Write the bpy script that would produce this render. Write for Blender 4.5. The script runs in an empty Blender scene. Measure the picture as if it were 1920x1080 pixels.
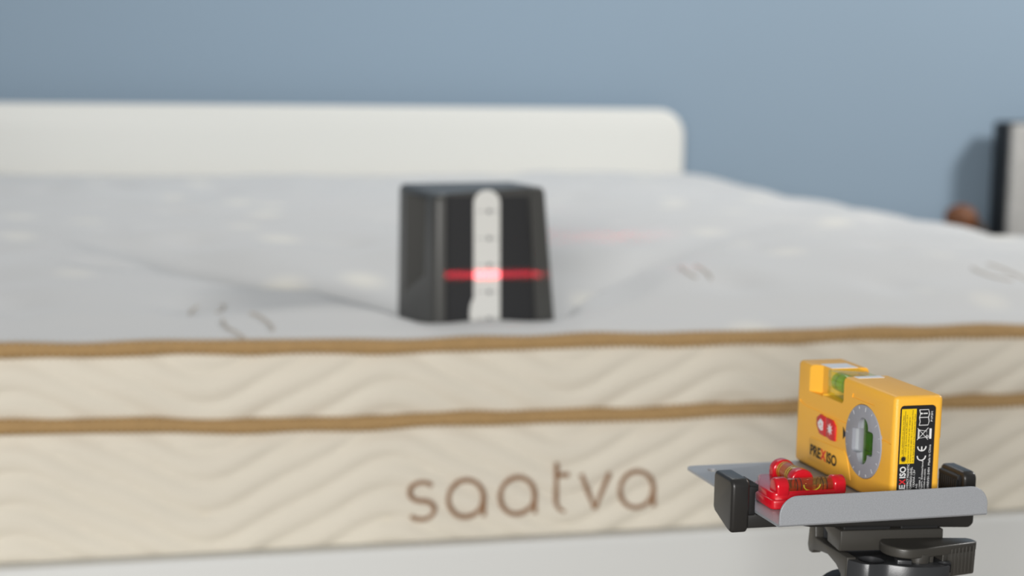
import bpy, bmesh, math, random
from mathutils import Vector, Matrix, noise
random.seed(7)
PI = math.pi
SC = bpy.context.scene
COL = SC.collection
CZ = 0.95                                   # eye height of the camera above the floor

# ------------------------------------------------------------------ camera, world, lights, exposure
F_PX = 3000.0
yaw, pitch, roll = math.radians(13.5), 0.13, 0.0145
fw = Vector((math.sin(yaw)*math.cos(pitch), math.cos(yaw)*math.cos(pitch), -math.sin(pitch)))
rt = Vector((math.cos(yaw), -math.sin(yaw), 0))
up = rt.cross(fw)
rt2 = rt*math.cos(roll) + up*math.sin(roll)
up2 = rt2.cross(fw)
cam = bpy.data.cameras.new('camera')
cam_ob = bpy.data.objects.new('camera', cam)
COL.objects.link(cam_ob)
cam_ob.matrix_world = Matrix(((rt2.x, up2.x, -fw.x, 0), (rt2.y, up2.y, -fw.y, 0), (rt2.z, up2.z, -fw.z, CZ), (0, 0, 0, 1)))
cam.sensor_width = 36.0
cam.lens = F_PX/1920*36.0
cam.clip_start = 0.05
cam.dof.use_dof = True
cam.dof.focus_distance = 0.75
cam.dof.aperture_fstop = 7.0
SC.camera = cam_ob

W = bpy.data.worlds.new('room_light')
SC.world = W
W.use_nodes = True
W.node_tree.nodes['Background'].inputs[0].default_value = (0.93, 0.97, 1.0, 1)
W.node_tree.nodes['Background'].inputs[1].default_value = 0.16

def area(name, loc, target, size, power, color=(1, 1, 1)):
    l = bpy.data.lights.new(name, 'AREA')
    l.shape = 'RECTANGLE'
    l.size, l.size_y = size
    l.energy = power
    l.color = color
    o = bpy.data.objects.new(name, l)
    COL.objects.link(o)
    o.location = loc
    o.rotation_euler = (Vector(target) - Vector(loc)).to_track_quat('-Z', 'Y').to_euler()
    return o
area('softbox_left', (-1.1, -2.1, 1.34), (0.5, 1.3, 0.78), (1.1, 0.7), 110, (1.0, 0.98, 0.95))
area('softbox_right', (3.25, 1.7, 2.45), (1.2, 3.2, 0.7), (0.5, 0.5), 62, (1.0, 0.98, 0.95))
area('ceiling_light', (0.6, 2.7, 2.6), (0.6, 2.6, 0.0), (1.2, 1.0), 14, (1.0, 0.99, 0.97))

SC.view_settings.view_transform = 'Standard'
SC.view_settings.look = 'None'
SC.view_settings.gamma = 1.0
SC.view_settings.use_curve_mapping = False
SC.view_settings.exposure = 0.0
SC.cycles.transparent_max_bounces = 24

# ------------------------------------------------------------------ materials
def lin(c):
    return tuple((v/12.92 if v <= 0.04045 else ((v+0.055)/1.055)**2.4) for v in [x/255 for x in c])

def mat(name, rgb, rough=0.5, metal=0.0, bump=0.0, bscale=200.0, var=0.0, vscale=40.0, coat=0.0, spec=0.5, sheen=0.0):
    m = bpy.data.materials.new(name)
    m.use_nodes = True
    nt = m.node_tree
    p = nt.nodes['Principled BSDF']
    c = lin(rgb)
    p.inputs['Base Color'].default_value = (*c, 1)
    p.inputs['Roughness'].default_value = rough
    p.inputs['Metallic'].default_value = metal
    p.inputs['Coat Weight'].default_value = coat
    p.inputs['Specular IOR Level'].default_value = spec
    p.inputs['Sheen Weight'].default_value = sheen
    tc = nt.nodes.new('ShaderNodeTexCoord')
    if var > 0:
        n = nt.nodes.new('ShaderNodeTexNoise')
        n.inputs['Scale'].default_value = vscale
        n.inputs['Detail'].default_value = 3
        nt.links.new(tc.outputs['Object'], n.inputs['Vector'])
        r = nt.nodes.new('ShaderNodeMix')
        r.data_type = 'RGBA'
        r.inputs[6].default_value = (*[x*(1-var) for x in c], 1)
        r.inputs[7].default_value = (*[min(1, x*(1+var)) for x in c], 1)
        nt.links.new(n.outputs['Fac'], r.inputs[0])
        nt.links.new(r.outputs[2], p.inputs['Base Color'])
    if bump > 0:
        n = nt.nodes.new('ShaderNodeTexNoise')
        n.inputs['Scale'].default_value = bscale
        n.inputs['Detail'].default_value = 2
        nt.links.new(tc.outputs['Object'], n.inputs['Vector'])
        b = nt.nodes.new('ShaderNodeBump')
        b.inputs['Strength'].default_value = bump
        b.inputs['Distance'].default_value = 0.35/bscale
        nt.links.new(n.outputs['Fac'], b.inputs['Height'])
        nt.links.new(b.outputs['Normal'], p.inputs['Normal'])
    return m

def clear_mat(name, rgb, body=0.0, bodyrgb=(255, 255, 255)):
    m = bpy.data.materials.new(name)
    m.use_nodes = True
    nt = m.node_tree
    nt.nodes.remove(nt.nodes['Principled BSDF'])
    out = nt.nodes['Material Output']
    t = nt.nodes.new('ShaderNodeBsdfTransparent')
    t.inputs[0].default_value = (*lin(rgb), 1)
    g = nt.nodes.new('ShaderNodeBsdfGlossy')
    g.inputs['Roughness'].default_value = 0.05
    lw = nt.nodes.new('ShaderNodeLayerWeight')
    pw = nt.nodes.new('ShaderNodeMath')
    pw.operation = 'POWER'
    pw.inputs[1].default_value = 4.0
    nt.links.new(lw.outputs['Facing'], pw.inputs[0])
    f = nt.nodes.new('ShaderNodeMapRange')
    f.inputs[3].default_value = 0.035
    f.inputs[4].default_value = 0.6
    nt.links.new(pw.outputs[0], f.inputs[0])
    mx = nt.nodes.new('ShaderNodeMixShader')
    nt.links.new(f.outputs[0], mx.inputs[0])
    base = t.outputs[0]
    if body > 0:
        df = nt.nodes.new('ShaderNodeBsdfDiffuse')
        df.inputs[0].default_value = (*lin(bodyrgb), 1)
        tl = nt.nodes.new('ShaderNodeBsdfTranslucent')
        tl.inputs[0].default_value = (*lin(bodyrgb), 1)
        m1 = nt.nodes.new('ShaderNodeMixShader')
        nt.links.new(df.outputs[0], m1.inputs[1])
        nt.links.new(tl.outputs[0], m1.inputs[2])
        m2 = nt.nodes.new('ShaderNodeMixShader')
        m2.inputs[0].default_value = body
        nt.links.new(base, m2.inputs[1])
        nt.links.new(m1.outputs[0], m2.inputs[2])
        base = m2.outputs[0]
    nt.links.new(base, mx.inputs[1])
    nt.links.new(g.outputs[0], mx.inputs[2])
    nt.links.new(mx.outputs[0], out.inputs[0])
    return m

M = {}
M['wall'] = mat('blue_wall_paint', (140, 160, 178), 0.75, bump=0.15, bscale=220, var=0.02, vscale=1.5)
M['floor'] = mat('grey_floor', (120, 112, 102), 0.6, var=0.15, vscale=6)
M['white_wood'] = mat('white_lacquer', (222, 223, 219), 0.45)
M['rail'] = mat('pale_grey_board', (222, 223, 221), 0.6)
M['cream'] = mat('cream_quilt', (225, 218, 203), 0.85, bump=0.25, bscale=900, var=0.03, vscale=14, sheen=0.2)
M['cord'] = mat('tan_cord', (176, 144, 98), 0.8, bump=0.4, bscale=900, var=0.15, vscale=160)
M['thread'] = mat('brown_thread', (146, 108, 76), 0.8, bump=0.3, bscale=1500)
M['taupe'] = mat('taupe_thread', (188, 178, 165), 0.85)
M['block'] = mat('black_plastic', (70, 70, 68), 0.42, bump=0.1, bscale=900)
M['panel'] = mat('shaded_black', (27, 28, 31), 0.55)  # darker than the block body: shade of front and slot put into the colour
M['ruler'] = mat('white_ruler', (226, 226, 222), 0.45)
M['ink'] = mat('grey_ink', (110, 112, 114), 0.6)
M['yellow'] = mat('yellow_plastic', (252, 188, 62), 0.42, bump=0.7, bscale=1900)
M['red'] = mat('red_plastic', (205, 20, 36), 0.22, coat=0.3)
M['redkey'] = mat('red_key', (206, 40, 44), 0.4)
M['dial'] = mat('grey_dial', (158, 160, 168), 0.45)
M['dial_in'] = mat('grey_dial_inside', (170, 174, 178), 0.45)
M['label'] = mat('black_label', (30, 30, 33), 0.5, bump=0.2, bscale=2500)
M['labely'] = mat('yellow_label', (240, 200, 12), 0.5)
M['inkw'] = mat('white_ink', (232, 232, 232), 0.6)
M['inkk'] = mat('black_ink', (26, 26, 28), 0.6)
M['inkr'] = mat('red_ink', (222, 44, 50), 0.6)
M['sticker'] = mat('white_sticker', (236, 238, 242), 0.4)
M['metal'] = mat('grey_powder_coat', (168, 171, 176), 0.42, metal=0.25, bump=0.3, bscale=1500, var=0.22, vscale=1900)
M['clampblack'] = mat('black_clamp_plastic', (40, 39, 38), 0.36, bump=0.3, bscale=2200)
M['rubber'] = mat('black_rubber', (24, 24, 25), 0.6)
M['tripod'] = mat('charcoal_plastic', (62, 60, 56), 0.36, bump=0.12, bscale=1800)
M['tripod2'] = mat('graphite_metal', (58, 59, 61), 0.32, metal=0.2, bump=0.12, bscale=1800)
M['vialgreen'] = clear_mat('green_acrylic', (250, 254, 234), 0.10, (226, 246, 150))
M['liquidg'] = clear_mat('green_liquid', (226, 246, 160), 0.45, (190, 238, 70))
M['dialgreen'] = clear_mat('deep_green_tube', (214, 230, 196), 0.10, (150, 200, 110))
M['dialliquid'] = clear_mat('pale_green_liquid', (196, 226, 150), 0.18, (150, 214, 80))
M['vialamber'] = clear_mat('clear_tube', (252, 249, 240), 0.02, (240, 236, 200))
M['liquida'] = clear_mat('yellow_liquid', (244, 226, 178), 0.04, (236, 222, 130))
M['liquidy'] = clear_mat('pale_yellow_liquid', (250, 238, 190), 0.32, (244, 222, 130))
M['bubble'] = clear_mat('air_bubble', (252, 252, 244))
M['ring'] = mat('yellow_green_edge', (205, 200, 60), 0.3)
M['spk'] = mat('grey_speckled_cloth', (176, 176, 174), 0.9, var=0.35, vscale=90)
M['spkb'] = mat('black_case', (24, 25, 28), 0.5)
M['brown'] = mat('brown_wood', (112, 68, 38), 0.5, var=0.5, vscale=28)
M['stand'] = mat('dark_wood', (70, 58, 50), 0.5, var=0.2, vscale=12)
M['lens'] = mat('dark_lens', (20, 8, 10), 0.1)

def top_material():
    m = mat('grey_knit_top', (214, 213, 210), 0.9, bump=0.3, bscale=700, sheen=0.25)
    nt = m.node_tree
    p = nt.nodes['Principled BSDF']
    tc = [n for n in nt.nodes if n.type == 'TEX_COORD'][0]
    v = nt.nodes.new('ShaderNodeTexVoronoi')
    v.inputs['Scale'].default_value = 8.5
    nt.links.new(tc.outputs['Object'], v.inputs['Vector'])
    r = nt.nodes.new('ShaderNodeValToRGB')
    r.color_ramp.elements[0].position = 0.08
    r.color_ramp.elements[0].color = (*lin((222, 220, 212)), 1)
    r.color_ramp.elements[1].position = 0.30
    r.color_ramp.elements[1].color = (*lin((200, 201, 201)), 1)
    nt.links.new(v.outputs['Distance'], r.inputs[0])
    nt.links.new(r.outputs[0], p.inputs['Base Color'])
    return m
M['top'] = top_material()

# ------------------------------------------------------------------ object helpers
def empty(name, matrix, label, cat, group=None):
    o = bpy.data.objects.new(name, None)
    COL.objects.link(o)
    o.empty_display_size = 0.02
    o.matrix_world = matrix
    o['label'] = label
    o['category'] = cat
    if group:
        o['group'] = group
    return o

def obj(name, bm, m, parent=None, base=(0, 0, 0), sc=1.0, angle=35, kind=None, label=None):
    me = bpy.data.meshes.new(name)
    bmesh.ops.recalc_face_normals(bm, faces=bm.faces)
    bm.to_mesh(me)
    bm.free()
    return obj_me(name, me, m, parent, base, sc, angle, kind, label)

def obj_me(name, me, m, parent=None, base=(0, 0, 0), sc=1.0, angle=35, kind=None, label=None):
    me.transform(Matrix.Scale(sc, 4) @ Matrix.Translation(-Vector(base)))
    me.materials.clear()
    me.materials.append(m)
    me.shade_smooth()
    me.set_sharp_from_angle(angle=math.radians(angle))
    o = bpy.data.objects.new(name, me)
    COL.objects.link(o)
    if parent:
        o.parent = parent
    if kind:
        o['kind'] = kind
    if label:
        o['label'] = label
    return o

def merge(bm, b2):
    me = bpy.data.meshes.new('tmp')
    b2.to_mesh(me)
    b2.free()
    bm.from_mesh(me)
    bpy.data.meshes.remove(me)

def box(lo, hi, bev=0.0, seg=2, bm=None):
    b = bmesh.new()
    bmesh.ops.create_cube(b, size=1)
    for v in b.verts:
        v.co = Vector([lo[i] + (v.co[i]+0.5)*(hi[i]-lo[i]) for i in range(3)])
    if bev > 0:
        bmesh.ops.bevel(b, geom=list(b.edges), offset=bev, segments=seg, profile=0.5, affect='EDGES')
    if bm is None:
        return b
    merge(bm, b)
    return bm

def prism(pts, axis, lo, hi, bev=0.0, seg=2, bm=None):
    def P(p, h):
        return {'a': (h, p[0], p[1]), 'b': (p[0], h, p[1]), 'c': (p[0], p[1], h)}[axis]
    b = bmesh.new()
    v0 = [b.verts.new(P(p, lo)) for p in pts]
    v1 = [b.verts.new(P(p, hi)) for p in pts]
    n = len(pts)
    b.faces.new(v0)
    b.faces.new(v1)
    for i in range(n):
        b.faces.new((v0[i], v0[(i+1) % n], v1[(i+1) % n], v1[i]))
    bmesh.ops.recalc_face_normals(b, faces=b.faces)
    if bev > 0:
        es = [e for e in b.edges if len(e.link_faces) == 2 and e.calc_face_angle(0) > 0.5]
        bmesh.ops.bevel(b, geom=es, offset=bev, segments=seg, profile=0.5, affect='EDGES')
    if bm is None:
        return b
    merge(bm, b)
    return bm

def rprism(pts, axis, lo, hi, r, seg=3, bm=None):
    """prism with its two rims rounded off by insetting the outline"""
    area2 = sum(pts[i][0]*pts[(i+1) % len(pts)][1] - pts[(i+1) % len(pts)][0]*pts[i][1] for i in range(len(pts)))
    if area2 < 0:
        pts = pts[::-1]
    n = len(pts)
    nrm = []
    for i in range(n):
        p0, p1, p2 = Vector(pts[i-1]), Vector(pts[i]), Vector(pts[(i+1) % n])
        a, c = (p1-p0).normalized(), (p2-p1).normalized()
        na, nc = Vector((-a.y, a.x)), Vector((-c.y, c.x))
        m = na+nc
        m = m/max(m.dot(na), 0.35)
        nrm.append((p1, m))
    def P(p, h):
        return {'a': (h, p[0], p[1]), 'b': (p[0], h, p[1]), 'c': (p[0], p[1], h)}[axis]
    b = bmesh.new()
    loops = []
    for side in (0, 1):
        ks = range(seg+1) if side == 0 else range(seg, -1, -1)
        for k in ks:
            t = k/seg*PI/2
            ins, dh = r*(1-math.sin(t)), r*(1-math.cos(t))
            h = lo+dh if side == 0 else hi-dh
            loops.append([b.verts.new(P(p+m*ins, h)) for p, m in nrm])
    for i in range(len(loops)-1):
        for k in range(n):
            b.faces.new((loops[i][k], loops[i][(k+1) % n], loops[i+1][(k+1) % n], loops[i+1][k]))
    b.faces.new(loops[0])
    b.faces.new(loops[-1])
    bmesh.ops.recalc_face_normals(b, faces=b.faces)
    if bm is None:
        return b
    merge(bm, b)
    return bm

def revolve(profile, p0, axis, seg=32, bm=None, close=True):
    """profile = list of (distance along the axis, radius)"""
    ax = Vector(axis).normalized()
    u = ax.orthogonal().normalized()
    w = ax.cross(u)
    b = bmesh.new()
    rings = []
    for t, r in profile:
        c = Vector(p0) + ax*t
        rings.append([b.verts.new(c + (u*math.cos(2*PI*k/seg) + w*math.sin(2*PI*k/seg))*max(r, 1e-5)) for k in range(seg)])
    for i in range(len(rings)-1):
        for k in range(seg):
            b.faces.new((rings[i][k], rings[i][(k+1) % seg], rings[i+1][(k+1) % seg], rings[i+1][k]))
    if close:
        b.faces.new(rings[0])
        b.faces.new(rings[-1])
    bmesh.ops.recalc_face_normals(b, faces=b.faces)
    if bm is None:
        return b
    merge(bm, b)
    return bm

def cyl(p0, p1, r, seg=32, bev=0.0, bm=None):
    p0, p1 = Vector(p0), Vector(p1)
    L = (p1-p0).length
    if bev:
        prof = [(0, r-bev), (bev*0.3, r-bev*0.3), (bev, r), (L-bev, r), (L-bev*0.3, r-bev*0.3), (L, r-bev)]
    else:
        prof = [(0, r), (L, r)]
    return revolve(prof, p0, p1-p0, seg, bm)

def tube(pts, r, seg=8, bm=None):
    b = bmesh.new()
    pts = [Vector(p) for p in pts]
    rings = []
    ref = Vector((0.13, 0.31, 0.94))
    for i, p in enumerate(pts):
        t = (pts[min(i+1, len(pts)-1)] - pts[max(i-1, 0)]).normalized()
        u = t.cross(ref).normalized()
        w = t.cross(u)
        rings.append([b.verts.new(p + (u*math.cos(2*PI*k/seg) + w*math.sin(2*PI*k/seg))*r) for k in range(seg)])
    for i in range(len(rings)-1):
        for k in range(seg):
            b.faces.new((rings[i][k], rings[i][(k+1) % seg], rings[i+1][(k+1) % seg], rings[i+1][k]))
    b.faces.new(rings[0])
    b.faces.new(rings[-1])
    if bm is None:
        return b
    merge(bm, b)
    return bm

def cut(bm, cutters):
    """solid bm minus each cutter bm, as a new mesh"""
    me = bpy.data.meshes.new('solid')
    bm.to_mesh(me)
    bm.free()
    o = bpy.data.objects.new('solid', me)
    COL.objects.link(o)
    tmp = [o]
    for c in cutters:
        bmesh.ops.recalc_face_normals(c, faces=c.faces)
        cm = bpy.data.meshes.new('cutter')
        c.to_mesh(cm)
        c.free()
        co = bpy.data.objects.new('cutter', cm)
        COL.objects.link(co)
        tmp.append(co)
        md = o.modifiers.new('cut', 'BOOLEAN')
        md.operation = 'DIFFERENCE'
        md.solver = 'EXACT'
        md.object = co
    dg = bpy.context.evaluated_depsgraph_get()
    res = bpy.data.meshes.new_from_object(o.evaluated_get(dg))
    for t in tmp:
        d = t.data
        bpy.data.objects.remove(t)
        bpy.data.meshes.remove(d)
    return res

def rrect(x0, y0, x1, y1, r, n=6, corners=(1, 1, 1, 1)):
    """rounded rectangle, corners order: (x0y0, x1y0, x1y1, x0y1)"""
    out = []
    for (cx, cy, a0, sx, sy, on) in ((x0, y0, PI, 1, 1, corners[0]), (x1, y0, 1.5*PI, -1, 1, corners[1]), (x1, y1, 0, -1, -1, corners[2]), (x0, y1, 0.5*PI, 1, -1, corners[3])):
        if not on:
            out.append((cx, cy))
            continue
        for k in range(n+1):
            a = a0 + k*PI/2/n
            out.append((cx + sx*r + r*math.cos(a), cy + sy*r + r*math.sin(a)))
    return out

def circle(cx, cy, r, n=40):
    return [(cx + r*math.cos(2*PI*k/n), cy + r*math.sin(2*PI*k/n)) for k in range(n)]

def text_mesh(s, size, align='LEFT', sx=1.0, bold=0.0):
    cu = bpy.data.curves.new('text', 'FONT')
    cu.body = s
    cu.size = size
    cu.align_x = align
    cu.extrude = 0.04
    cu.offset = bold
    cu.resolution_u = 3
    o = bpy.data.objects.new('text', cu)
    COL.objects.link(o)
    dg = bpy.context.evaluated_depsgraph_get()
    me = bpy.data.meshes.new_from_object(o.evaluated_get(dg))
    bpy.data.objects.remove(o)
    bpy.data.curves.remove(cu)
    me.transform(Matrix.Diagonal((sx, 1, 1, 1)))
    return me

def place_text(items, origin_fn):
    """join text meshes laid out by a matrix each"""
    bm = bmesh.new()
    for me, mtx in items:
        me.transform(mtx)
        bm.from_mesh(me)
        bpy.data.meshes.remove(me)
    return bm

def frame_mtx(o, u, v):
    u, v = Vector(u).normalized(), Vector(v).normalized()
    w = u.cross(v)
    return Matrix(((u.x, v.x, w.x, o[0]), (u.y, v.y, w.y, o[1]), (u.z, v.z, w.z, o[2]), (0, 0, 0, 1)))

def tag(o, label, cat, group=None):
    o['label'] = label
    o['category'] = cat
    if group:
        o['group'] = group

# ------------------------------------------------------------------ setting
WALL_Y = 3.62
o = obj('wall_back', box((-3.2, WALL_Y, 0), (4.2, WALL_Y+0.1, 2.9)), M['wall'])
o['kind'] = 'structure'
o = obj('floor', box((-3.2, -2.2, -0.06), (4.2, WALL_Y, 0)), M['floor'])
o['kind'] = 'structure'
bb = prism([(WALL_Y, 0), (WALL_Y-0.016, 0), (WALL_Y-0.016, 0.075), (WALL_Y-0.006, 0.09), (WALL_Y, 0.09)], 'a', -3.2, 4.2)
o = obj('baseboard_back', bb, M['white_wood'])
o['kind'] = 'structure'

# ------------------------------------------------------------------ bed frame
MX0, MX1, MY0, MY1 = -0.60, 1.33, 1.45, 3.48
Z = lambda z: CZ + z                        # camera-relative height to world height
bed = empty('bed_frame', Matrix.Translation((0.365, 2.45, 0)), 'white bed frame with low round-cornered headboard and pale grey rails holding the mattress', 'bed')
BB = (0.365, 2.45, 0)
hb = prism(rrect(-0.515, 0.10, 1.245, Z(-0.064), 0.062, 10, (0, 0, 1, 1)), 'b', 3.505, 3.545, 0.006, 3)
obj('headboard', hb, M['white_wood'], bed, BB)
RT = Z(-0.431)
obj('foot_rail', prism([(1.414, 0.16), (1.414, RT-0.004), (1.417, RT), (1.437, RT), (1.437, 0.16)], 'a', -0.66, 1.39, 0.0015), M['rail'], bed, BB)
for x in (-0.66, 1.365):
    obj('side_rail', box((x, 1.4375, 0.16), (x+0.025, 3.50, RT), 0.004), M['rail'], bed, BB)
for x in (-0.62, 1.31):
    for y in (1.45, 3.40):
        obj('leg', revolve([(0, 0.018), (0.16, 0.026), (0.34, 0.026)], (x+0.02, y+0.03, 0), (0, 0, 1), 20), M['white_wood'], bed, BB)
sl = box((-0.63, 1.4375, 0.375), (1.362, 3.50, 0.401), 0.003)
obj('platform', sl, M['rail'], bed, BB)

# ------------------------------------------------------------------ mattress
ZC = Z(-0.247)                              # height of the upper cord
ZB = 0.402
BX, BY = 0.350, 1.58                        # where the block presses in

def cord_dz(x, k):
    d = 0.0007*math.sin(x*19+k*2.1) + 0.0006*math.sin(x*47+k)
    if k == 1:
        d += 0.008*math.exp(-((x+0.14)/0.20)**2)
    else:
        d += 0.005*math.exp(-((x+0.14)/0.25)**2)
    return d

def smooth(e, a):
    t = max(0.0, min(1.0, e/a))
    return t*t*(3-2*t)

TUFTS = []
for j in range(11):
    for i in range(11):
        tx = MX0 + 0.12 + i*0.183 + (0.09 if j % 2 else 0)
        ty = MY0 + 0.115 + j*0.187
        if tx < MX1-0.05:
            TUFTS.append((tx + random.uniform(-.012, .012), ty + random.uniform(-.012, .012)))

def top_h(x, y):
    ex = min(x-MX0, MX1-x)
    ey = min(y-MY0, MY1-y)
    e = min(ex, ey)
    # soft minimum near the corners keeps them round
    h = 0.011*smooth(e+0.004, 0.03) + 0.044*(1-math.exp(-max(e-0.01, 0)/0.13))*smooth(e, 0.09)
    m = smooth(e, 0.14)
    n = noise.noise(Vector((x*3.1, y*3.3, 1.7)))*0.015 + noise.noise(Vector((x*7.3, y*7.9, 5.1)))*0.0075
    n += noise.noise(Vector((x*4.5, y*11.0, 9.3)))*0.0075
    h += n*m
    q = 0.0
    for tx, ty in TUFTS:
        d2 = (x-tx)**2 + (y-ty)**2
        if d2 < 0.02:
            q += math.exp(-d2/0.0011)
    h -= 0.0075*min(q, 1.2)*smooth(e, 0.09)
    # hollow pressed by the block, longer to the sides, with a fold on either side
    dx, dy = x-BX, y-BY
    ux = max(abs(dx)-0.055, 0)
    uy = max(abs(dy)-0.06, 0)
    dip = 0.060*math.exp(-((ux/0.20)**2 + (uy/0.21)**2))
    # the stiff edge keeps the near side up: the hollow opens behind a rim that runs back on both sides
    rim = 1.530 + 0.95*max(0.0, abs(dx+0.009)-0.080)
    dip *= smooth(y-rim+0.012, 0.065)
    dip += 0.030*math.exp(-((y-rim-0.10)/0.075)**2)*math.exp(-((abs(dx)-0.20)/0.18)**2)
    h -= dip*smooth(e, 0.08)
    # bed of the block itself
    # in front of the block the edge is low and swells to both sides
    lat = max(0.0, abs(x-0.344)-0.070)
    cap = (0.0105 + 0.0012*math.sin(x*60))*smooth(e+0.004, 0.03) + 0.24*lat
    fr = smooth(rim+0.03-y, 0.03)
    h = h*(1-fr) + min(h, cap)*fr
    lx, ly = x-0.353, y-1.533
    o_ = max(abs(lx+0.009)-0.079, abs(ly-0.064)-0.069)
    if o_ < 0.008:
        t_ = max(0.0, min(1.0, 1-o_/0.008)) if o_ > 0 else 1.0
        h = h*(1-t_) + min(h, -0.0185)*t_
    return h

matt = empty('mattress', Matrix.Translation((0.365, 2.45, ZB)), 'thick cream quilted mattress with grey knit top and two tan cords', 'mattress')
MB = (0.365, 2.45, ZB)

def lerp_axis(a, b, fine_lo, fine_hi, fs, cs):
    out = [a]
    while out[-1] < b-1e-6:
        v = out[-1]
        st = fs if fine_lo <= v < fine_hi else cs
        out.append(min(b, v+st))
    return out
xs = lerp_axis(MX0, MX1, -0.4, 1.33, 0.010, 0.02)
ys = lerp_axis(MY0, MY1, 1.44, 2.2, 0.0075, 0.016)
bm = bmesh.new()
CR = 0.05
grid = []
for y in ys:
    row = []
    for x in xs:
        # pull the four corners in to a radius
        px, py = x, y
        cx = min(max(x, MX0+CR), MX1-CR)
        cy = min(max(y, MY0+CR), MY1-CR)
        if cx != x and cy != y:
            d = math.hypot(x-cx, y-cy)
            mx = max(abs(x-cx), abs(y-cy))
            px, py = cx + (x-cx)*mx/d, cy + (y-cy)*mx/d
        row.append(bm.verts.new((px, py, ZC + top_h(x, y) + (cord_dz(x, 0) if y == MY0 else 0))))
    grid.append(row)
for j in range(len(ys)-1):
    for i in range(len(xs)-1):
        bm.faces.new((grid[j][i], grid[j][i+1], grid[j+1][i+1], grid[j+1][i]))
obj('top_panel', bm, M['top'], matt, MB, angle=80)

def perimeter(step_fine, step_coarse, inset=0.0):
    """points (x, y, nx, ny) around the mattress, starting with the foot face left to right"""
    pts = []
    x0, x1, y0, y1, r = MX0+inset, MX1-inset, MY0+inset, MY1-inset, CR
    def seg(ax, ay, bx, by, nx, ny, st):
        L = math.hypot(bx-ax, by-ay)
        n = max(1, int(round(L/st)))
        for k in range(n):
            t = k/n
            pts.append((ax+(bx-ax)*t, ay+(by-ay)*t, nx, ny))
    def arc(cx, cy, a0):
        for k in range(8):
            a = a0 + k*PI/16
            pts.append((cx+r*math.cos(a), cy+r*math.sin(a), math.cos(a), math.sin(a)))
    seg(x0+r, y0, x1-r, y0, 0, -1, step_fine)
    arc(x1-r, y0+r, -PI/2)
    seg(x1, y0+r, x1, y1-r, 1, 0, step_coarse)
    arc(x1-r, y1-r, 0)
    seg(x1-r, y1, x0+r, y1, 0, 1, step_coarse)
    arc(x0+r, y1-r, PI/2)
    seg(x0, y1-r, x0, y0+r, -1, 0, step_coarse)
    arc(x0+r, y0+r, PI)
    return pts

def quilt(s, z):
    w = math.cos(2*PI*(s+0.105)/0.338)
    w = w + 0.10*math.cos(3*2*PI*(s+0.105)/0.338)
    f = (z - 0.033*w)/0.0285
    slope = 1.0/math.sqrt(1+(0.033*2*PI/0.338*math.sin(2*PI*(s+0.105)/0.338))**2)
    return 0.0072*slope*(abs(math.sin(PI*f))**0.55)

def skirt(z0f, z1f, nz, bulge, amp, zoff):
    pts = perimeter(0.006, 0.02)
    b = bmesh.new()
    rows = []
    for k in range(nz+1):
        t = k/nz
        row = []
        s = 0
        for i, (x, y, nx, ny) in enumerate(pts):
            z0, z1 = z0f(x, ny), z1f(x, ny)
            z = z0 + (z1-z0)*t
            sv = x if ny < -0.5 else (y if abs(nx) > 0.5 else x)
            out = bulge*math.sin(PI*t)**0.6 + amp*quilt(sv, z-ZC+zoff)*min(1, 12*min(t, 1-t)) - 0.004
            row.append(b.verts.new((x+nx*out, y+ny*out, z)))
        rows.append(row)
    n = len(pts)
    for k in range(nz):
        for i in range(n):
            b.faces.new((rows[k][i], rows[k][(i+1) % n], rows[k+1][(i+1) % n], rows[k+1][i]))
    return b
zA = lambda x, ny: ZC + (cord_dz(x, 0) if ny < -0.5 else 0)
zM = lambda x, ny: ZC - 0.0715 + (cord_dz(x, 1) if ny < -0.5 else 0)
obj('upper_border', skirt(zM, zA, 20, 0.007, 0.75, 0.012), M['cream'], matt, MB, angle=80)
b = skirt(lambda x, ny: ZB, zM, 60, 0.006, 1.0, 0.0)
obj('lower_border', b, M['cream'], matt, MB, angle=80)
bt = bmesh.new()
bt.faces.new([bt.verts.new((x, y, ZB)) for x, y, nx, ny in perimeter(0.1, 0.1, 0.004)])
obj('underside', bt, M['cream'], matt, MB)

def cord(k, zfun):
    pts = perimeter(0.0013, 0.006)
    b = bmesh.new()
    R, seg = 0.0066, 12
    rings = []
    s = 0.0
    px, py = pts[0][0], pts[0][1]
    for (x, y, nx, ny) in pts:
        s += math.hypot(x-px, y-py)
        px, py = x, y
        cz = zfun(x, ny)
        ring = []
        for q in range(seg):
            a = 2*PI*q/seg
            r = R + 0.0013*math.cos(2*PI*s/0.0062 + (a if k == 0 else 2*a)) + 0.0004*math.sin(s*60)
            ring.append(b.verts.new((x + nx*(0.0035+r*math.cos(a)), y + ny*(0.0035+r*math.cos(a)), cz + r*1.05*math.sin(a))))
        rings.append(ring)
    n = len(rings)
    for i in range(n):
        for q in range(seg):
            b.faces.new((rings[i][q], rings[i][(q+1) % seg], rings[(i+1) % n][(q+1) % seg], rings[(i+1) % n][q]))
    return b
obj('piping_cord', cord(0, zA), M['cord'], matt, MB, angle=80)
obj('piping_cord', cord(1, zM), M['cord'], matt, MB, angle=80)

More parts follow.
